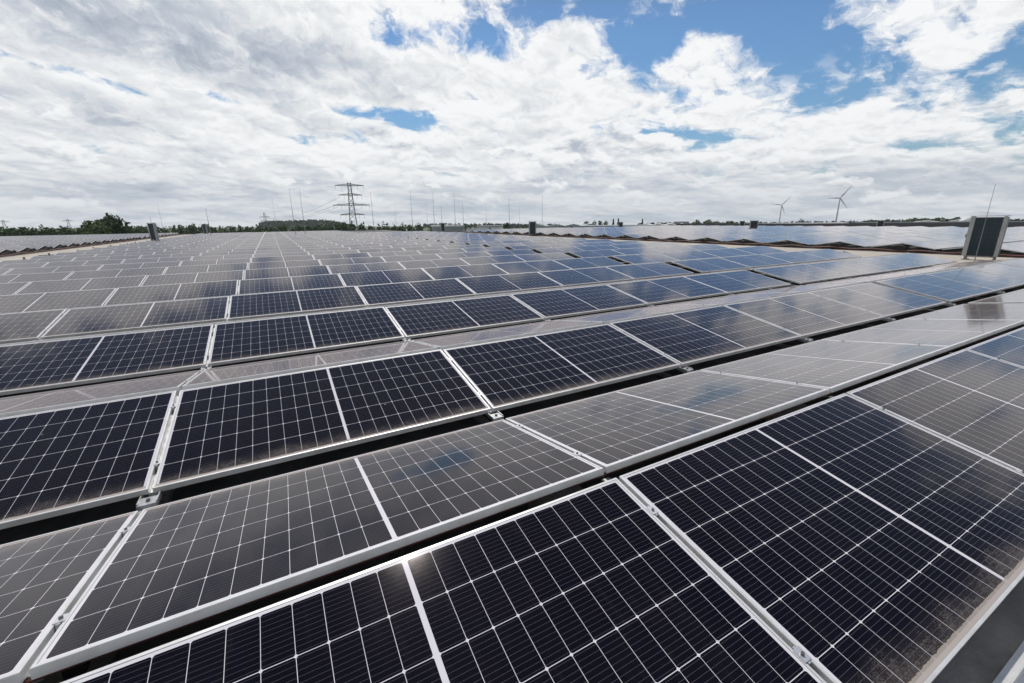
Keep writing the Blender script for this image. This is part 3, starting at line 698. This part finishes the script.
def build_land():
    s = 14000
    v = [(x, y, gz(x, y)) for x, y in ((-s, -s), (s, -s), (s, s), (-s, s))]
    tag(obj('ground', mesh('ground', v, [(0, 1, 2, 3)], M['ground'])), kind='structure')
    wood('woodland', 'long dark green belt of woodland along the left horizon', [(-25, 226, 420), (35, 226.5, 400), (60, 226.5, 420), (120, 226, 380), (160, 225.5, 400), (190, 223.8, 420), (215, 225, 430), (262, 225.2, 460)], M['leaf_a'], 1, n=110)
    wood('woodland', 'green woodland below the large pylon', [(262, 226, 380), (300, 225, 360), (330, 223.5, 350), (345, 222.8, 350), (380, 223.5, 350), (400, 224.5, 330), (418, 223.2, 320), (431, 226, 320)], M['leaf_a'], 2, n=130)
    wood('woodland', 'thin hazy line of distant trees behind the pale roofs', [(425, 223.2, 1500), (500, 223.0, 1500), (560, 223.4, 1600)], M['leaf_b'], 3, step=14, n=60, size=2.2, depth=60)
    wood('woodland', 'thin dark treeline on the flat horizon behind the turbines', [(640, 222.6, 1300), (700, 222.0, 1300), (780, 221.6, 1300), (860, 221, 1300), (900, 220.6, 1400)], M['leaf_b'], 4, step=13, n=60, size=2.0, depth=60, jit=.4)
    wood('woodland', 'pale green wood behind the white warehouses at right', [(866, 219.8, 1100), (905, 219.6, 1000), (915, 218.2, 900), (975, 218.0, 900), (1015, 218.6, 900), (1045, 219, 900)], M['leaf_a'], 5, step=11, n=90, size=1.6, depth=50, jit=.5)
    # wooded hill
    hp = [(258, 222.5), (268, 221.0), (290, 220.4), (305, 219.6), (322, 219.8), (333, 220.6), (343, 222.6), (352, 224.5)]
    D = 1750; verts = []; faces = []
    for i, (x, y) in enumerate(hp):
        p = at(x, y + .6, D); q = at(x, y + .6, D + 500); a = at(x, y, D - 260)
        verts += [(a.x, a.y, gz(a.x, a.y) - 1), (p.x, p.y, p.z - 8), (q.x, q.y, gz(q.x, q.y) - 1)]
    for i in range(len(hp) - 1): k = i * 3; faces += [(k, k + 3, k + 4, k + 1), (k + 1, k + 4, k + 5, k + 2)]
    tag(obj('hill', mesh('hill', verts, faces, M['leaf_b'])), kind='structure')
    rnd = np.random.default_rng(9); V, Fc = [], []
    for _ in range(520):
        x = rnd.uniform(260, 349); yt = np.interp(x, [h[0] for h in hp], [h[1] for h in hp]); f = rnd.random() ** 1.3
        p = at(x, yt + rnd.uniform(-.15, .5), D); b = at(x, yt, D - 260); z = p.z - 7 + (gz(b.x, b.y) - p.z + 7) * f * .9; xx = p.x + (b.x - p.x) * f; yy = p.y + (b.y - p.y) * f
        leaves(V, Fc, (xx, yy, z + 2), 9, 9, 6, 45, 2.1, rnd, 5)
    tag(obj('hill_woodland', leafmesh('hill_woodland', V, Fc, M['leaf_b'])), 'dark forest covering the low hill left of the pylon', 'woodland', kind='stuff')
    T = [(105, 211.5, 300, 36, 'leaf_a', 'tallest broad leafy tree of the bushy clump at far left', 1500), (90, 218.5, 300, 26, 'leaf_c', 'lower yellow green tree at the left of the bushy clump', 800),
         (115, 215.5, 296, 26, 'leaf_b', 'dark tree on the right shoulder of the bushy clump', 900), (84, 216.5, 315, 5, 'leaf_b', 'narrow dark tree poking up left of the bushy clump', 400),
         (97, 218, 290, 26, 'leaf_c', 'light green tree low in front of the bushy clump', 700), (190.5, 222.2, 400, 9, 'leaf_b', 'round dark tree standing above the wood between two left hoods', 500),
         (383, 220.6, 345, 5, 'leaf_b', 'small pointed dark tree above the wood right of the pylon', 350), (343, 221.8, 350, 12, 'leaf_b', 'rounded dark tree at the foot of the large pylon', 500),
         (417, 222.8, 315, 10, 'leaf_b', 'dark round tree left of the low pale building', 450), (465, 226.0, 190, 9, 'leaf_b', 'low dark bush right of the pale building', 500), (473, 226.3, 190, 9, 'leaf_b', 'low dark bush, right one of the pair beside pale building', 500),
         (490, 226, 230, 7, 'leaf_a', 'small dark bush among the pale roofs', 350), (507, 221.8, 240, 13, 'leaf_b', 'dark rounded tree left of the light bushes at centre', 800), (516, 223.5, 235, 9, 'leaf_c', 'light green bush, left one beside the striped hood', 600), (525, 223.5, 236, 9, 'leaf_c', 'light green bush directly left of the striped hood', 600),
         (561, 223.4, 260, 10, 'leaf_c', 'dark green round bush right of the striped hood', 700), (571, 224.6, 260, 7, 'leaf_a', 'small bush beside the round bush right of the hood', 400), (587, 218.8, 700, 10, 'leaf_b', 'left tree of the dark raised row right of centre', 450), (594, 219.2, 700, 8, 'leaf_b', 'second tree of the dark raised row right of centre', 400), (600, 219.6, 700, 7, 'leaf_b', 'third tree of the dark raised row right of centre', 400), (606, 219.2, 700, 8, 'leaf_b', 'right tree of the dark raised row right of centre', 400),
         (697, 220.6, 520, 15, 'leaf_a', 'left tree of the round clump in front of the flat horizon', 700), (708, 219.6, 520, 14, 'leaf_a', 'middle tree of the round clump before the flat horizon', 700), (718, 220.4, 520, 13, 'leaf_a', 'third tree of the round clump before the flat horizon', 600), (730, 220.0, 520, 13, 'leaf_a', 'right tree of the round clump before the flat horizon', 600), (802, 218.8, 1200, 8, 'leaf_b', 'small round tree rising between the two wind turbines', 300)]
    for i, (x, y, D_, w, mm, lb, n) in enumerate(T): tree(lb, x, y, D_, w, M[mm], 20 + i, n)
    for i, (x, y, lb) in enumerate([(613.5, 218.0, 'left pointed conifer of the pair right of centre'), (618.5, 217.6, 'right pointed conifer of the pair right of centre'), (642.5, 218.6, 'lone pointed conifer on the flat horizon')]):
        tree(lb, x, y, 700, 5.0, M['leaf_b'], 70 + i, 500, 'cone', name='conifer')

# ------------------------------------------------------------------ distant buildings
def building(name, label, cat, x0, x1, yt, D, depth, wallm, roofm, wins=0, roof='flat', hmax=None):
    a, b = at(x0, yt, D), at(x1, yt, D); c = (a + b) / 2; g = gz(c.x, c.y); H = c.z - g
    w = math.hypot(b.x - a.x, b.y - a.y); rz = math.atan2(b.y - a.y, b.x - a.x)
    o = thing(name, label, cat, (c.x, c.y, g), rz)
    wl = H - (.6 if roof == 'flat' else H * .12)
    m = MB(); m.box(-w / 2, w / 2, 0, depth, -1, wl); m.build('wall', wallm, o)
    m = MB()
    if roof == 'flat': m.box(-w / 2 - .3, w / 2 + .3, -.3, depth + .3, wl + .003, H)
    else:
        nb = max(1, int(w / 14)); bw = w / nb
        for i in range(nb):
            k = len(m.v); xa = -w / 2 + i * bw; xb = xa + bw
            m.v += [(xa, -.3, wl + .003), (xb, -.3, wl + .003), ((xa + xb) / 2, -.3, H), (xa, depth, wl + .003), (xb, depth, wl + .003), ((xa + xb) / 2, depth, H)]
            m.f += [(k, k + 1, k + 2), (k + 5, k + 4, k + 3), (k + 1, k + 4, k + 5, k + 2), (k, k + 2, k + 5, k + 3), (k, k + 3, k + 4, k + 1)]; m.m += [0] * 5
    m.build('roof', roofm, o)
    if wins:
        for i in range(wins):
            xx = -w / 2 + (i + .5) * w / wins; m = MB(); m.box(xx - w / wins * .32, xx + w / wins * .32, -.06, -.003, wl * .62, wl * .82); m.build('window', M['win'], o)
    return o
def build_buildings():
    building('industrial_building', 'low pale building with ribbed wall behind the small centre hood', 'building', 431.5, 463.5, 225.2, 170, 14, M['grey_clad'], M['white_roof'], 8)
    building('industrial_building', 'pale flat building half hidden by bushes right of centre', 'building', 477, 501, 225.9, 260, 16, M['white_roof'], M['grey_clad'], 0)
    building('greenhouse', 'long flat bluish greenhouse between the hood and the round bush', 'greenhouse', 530, 600, 224.0, 420, 40, M['green_glass'], M['green_glass'], 0, 'gable')
    building('industrial_building', 'long low dark grey hall below the conifers', 'building', 578, 652, 225.6, 330, 40, M['slate'], M['grey_clad'], 0)
    building('greenhouse', 'pale glasshouse strip on the flat land left of the round clump', 'greenhouse', 640, 690, 223.6, 560, 60, M['green_glass'], M['white_roof'], 0, 'gable')
    building('industrial_building', 'small grey building with dark windows beside the round clump', 'building', 674, 689, 221.4, 700, 20, M['grey_clad'], M['white_roof'], 5)
    building('industrial_building', 'very long pale low building under the left wind turbine', 'building', 695, 850, 223.6, 600, 50, M['white_roof'], M['white_roof'], 0)
    building('industrial_building', 'long dark hall on the right horizon under the white ones', 'building', 850, 1040, 222.3, 480, 40, M['slate'], M['slate'], 0)
    building('industrial_building', 'long white warehouse left of the large glazed hood', 'building', 910, 944, 220.6, 640, 40, M['white_roof'], M['white_roof'], 7, 'gable')
    building('industrial_building', 'white gabled warehouse touching the large glazed hood', 'building', 949, 973, 219.2, 600, 40, M['white_roof'], M['white_roof'], 4, 'gable')
    # storage tank with domed top
    p = at(966.5, 217.6, 590); g = gz(p.x, p.y); H = p.z - g; r = 4.6
    o = thing('storage_tank', 'white domed tank beside the gabled warehouse at right', 'tank', (p.x, p.y, g))
    MB().tube((0, 0, 0), (0, 0, H - r * .8), r, r, n=20).build('shell', M['white_roof'], o)
    m = MB(); n = 20
    for i in range(6):
        a0, a1 = i / 6 * math.pi / 2, (i + 1) / 6 * math.pi / 2
        m.tube((0, 0, H - r * .8 + r * .8 * math.sin(a0)), (0, 0, H - r * .8 + r * .8 * math.sin(a1)), r * math.cos(a0), max(r * math.cos(a1), .02), n=n, cap=False)
    m.build('dome', M['white_roof'], o)

# ------------------------------------------------------------------ pylons and turbines
def pylon(label, px, pyt, D, arms, wb, wt, Ht_r=.05, lat=True):
    p = at(px, pyt, D); g = gz(p.x, p.y); H = p.z - g; rz = math.atan2(-p.x, p.y)
    o = thing('electricity_pylon', label, 'pylon', (p.x, p.y, g), rz, 'electricity pylons')
    def half(z): 
        k = z / H; return wb * (1 - k) ** 1.25 + wt
    m = MB(); N = 11; zs = [H * i / N for i in range(N + 1)]
    for sx in (-1, 1):
        for sy in (-1, 1):
            for a, b in zip(zs, zs[1:]): m.tube((sx * half(a), sy * half(a), a), (sx * half(b), sy * half(b), b), Ht_r * 2.4, n=5)
    m.build('leg_frame', M['pylon'], o)
    m = MB()
    for a, b in zip(zs, zs[1:]):
        for s_ in (-1, 1):
            m.tube((-half(a), s_ * half(a), a), (half(b), s_ * half(b), b), Ht_r, n=4); m.tube((half(a), s_ * half(a), a), (-half(b), s_ * half(b), b), Ht_r, n=4)
            m.tube((s_ * half(a), -half(a), a), (s_ * half(b), half(b), b), Ht_r, n=4); m.tube((s_ * half(a), half(a), a), (s_ * half(b), -half(b), b), Ht_r, n=4)
    m.build('lattice', M['pylon'], o)
    for ya, hw in arms:
        q = at(px, ya, D); z = q.z - g; c = MB(); h = half(z)
        for s_ in (-1, 1):
            for sy in (-1, 1):
                c.tube((0, sy * h, z), (s_ * hw, 0, z + .1), Ht_r * 1.5, n=5); c.tube((0, sy * h, z + 1.7), (s_ * hw, 0, z + .2), Ht_r * 1.3, n=5)
            for k in range(1, 6): t_ = k / 6; c.tube((s_ * hw * t_, 0, z), (s_ * hw * (t_ + .08), 0, z + 1.7 * (1 - t_)), Ht_r * 1.4, n=4)
        c.build('crossarm', M['pylon'], o)
        for s_ in (-1, 1):
            for t_ in (.98, .55): MB().tube((s_ * hw * t_, 0, z), (s_ * hw * t_, 0, z - 3.6), .11, n=5).build('insulator', M['pylon'], o)
    return o, H
def build_pylons():
    D = 480; s = D / 440 
    pylon('large lattice pylon with four crossarms rising behind the wood', 349, 182.5, D, [(185.6, 13.5), (195.2, 11.0), (205.3, 17.2), (214.8, 11.5)], 3.0, 1.3, .19)
    pylon('small lattice pylon at the left foot of the wooded hill', 264, 212.5, 1050, [(217, 10), (221, 10)], 3.5, 1.2, .16)
    pylon('tiny faint pylon above the woodland left of the bushy clump', 67.2, 219, 1500, [(220.8, 9)], 3.5, 1.0, .18)
    pylon('tiny faint pylon at the extreme left edge', 2.5, 220, 1500, [(221.6, 9)], 3.5, 1.0, .18)
    a = at(338, 207, D); b = at(264, 217, 1050); m = MB()
    for dz, dx in ((0, 0), (4, 3), (8, 0)):
        pts = []
        for i in range(17):
            t_ = i / 16; p = a.lerp(b, t_); pts.append((p.x + dx, p.y, p.z + dz * (1 - t_) - 26 * 4 * t_ * (1 - t_) * .35))
        m.path(pts, .11, n=4)
    tag(m.build('power_line', M['mast']), 'thin sagging wires running from the large pylon to the small one', 'power line')
def turbine(label, hub, base, tips, D):
    h = at(*hub, D); b = at(*base, D); g = gz(b.x, b.y)
    o = thing('wind_turbine', label, 'wind turbine', (h.x, h.y, g), math.atan2(-h.x, h.y), 'wind turbines')
    H = h.z - g
    MB().tube((0, 0, 0), (0, 0, H - 1.5), 3.1, 1.7, n=14).build('tower', M['turbine'], o)
    MB().box(-2.0, 2.0, -3.5, 8, H - 1.9, H + 2.3).build('nacelle', M['turbine'], o)
    MB().tube((0, -6.2, H), (0, -3.5, H), .9, 2.1, n=12).build('hub', M['turbine'], o)
    rgt = Vector((h.y, -h.x, 0)).normalized()
    L = 52
    for tx, ty in tips:
        t_ = at(tx, ty, D) - h; an = math.atan2(t_.z, t_.dot(rgt)); ln = max(t_.length, 30)
        m = MB(); n = 8; secs = [(0, 1.1, 1.0), (.08, 1.7, .8), (.22, 2.3, .45), (.6, 1.3, .25), (.9, .7, .12), (1, .2, .05)]
        for f, c, th in secs:
            for q in range(n):
                a = 2 * math.pi * q / n; m.v.append((c * math.cos(a), -5.0 + th * math.sin(a), f * ln))
        for k in range(len(secs) - 1):
            for q in range(n): j = (q + 1) % n; m.f.append((k * n + q, k * n + j, k * n + n + j, k * n + n + q)); m.m.append(0)
        bl = m.build('blade', M['turbine'], o); bl.location = (0, 0, H); bl.rotation_euler = (0, math.pi / 2 - an, 0)
def build_turbines():
    turbine('larger nearer wind turbine, the right one of two', (840.2, 198), (835, 223), [(852.5, 185), (827.5, 198.4), (847.5, 208.8)], 2000)
    turbine('smaller paler wind turbine, the left one of two', (781.8, 205), (779, 223), [(791.5, 196.2), (770, 203.8), (784.8, 214.0)], 2700)

def build_haze():
    s = 4200; m = MB(); zmin = min(gz(x, y) for x in (-s, s) for y in (-s, s)) - 1
    m.box(-s, s, -s, s, zmin, 230)
    mt = bpy.data.materials.new('haze'); mt.use_nodes = True; t = NT(mt.node_tree); t.n.clear()
    v = t.node('ShaderNodeVolumePrincipled'); v.inputs['Color'].default_value = (.80, .88, .96, 1); v.inputs['Density'].default_value = HAZE; v.inputs['Anisotropy'].default_value = .2
    o_ = t.node('ShaderNodeOutputMaterial'); t.l.new(v.outputs[0], o_.inputs['Volume'])
    tag(m.build('haze', mt), 'pale thin haze in the air over the land', 'haze', kind='stuff')
HAZE = 0.00007

mats(); build_roof(); build_land(); build_buildings()
build_panels(); build_supports(); build_rail_front(); build_hoods(); build_rods(); build_clutter(); build_pylons(); build_turbines()
if HAZE: build_haze()
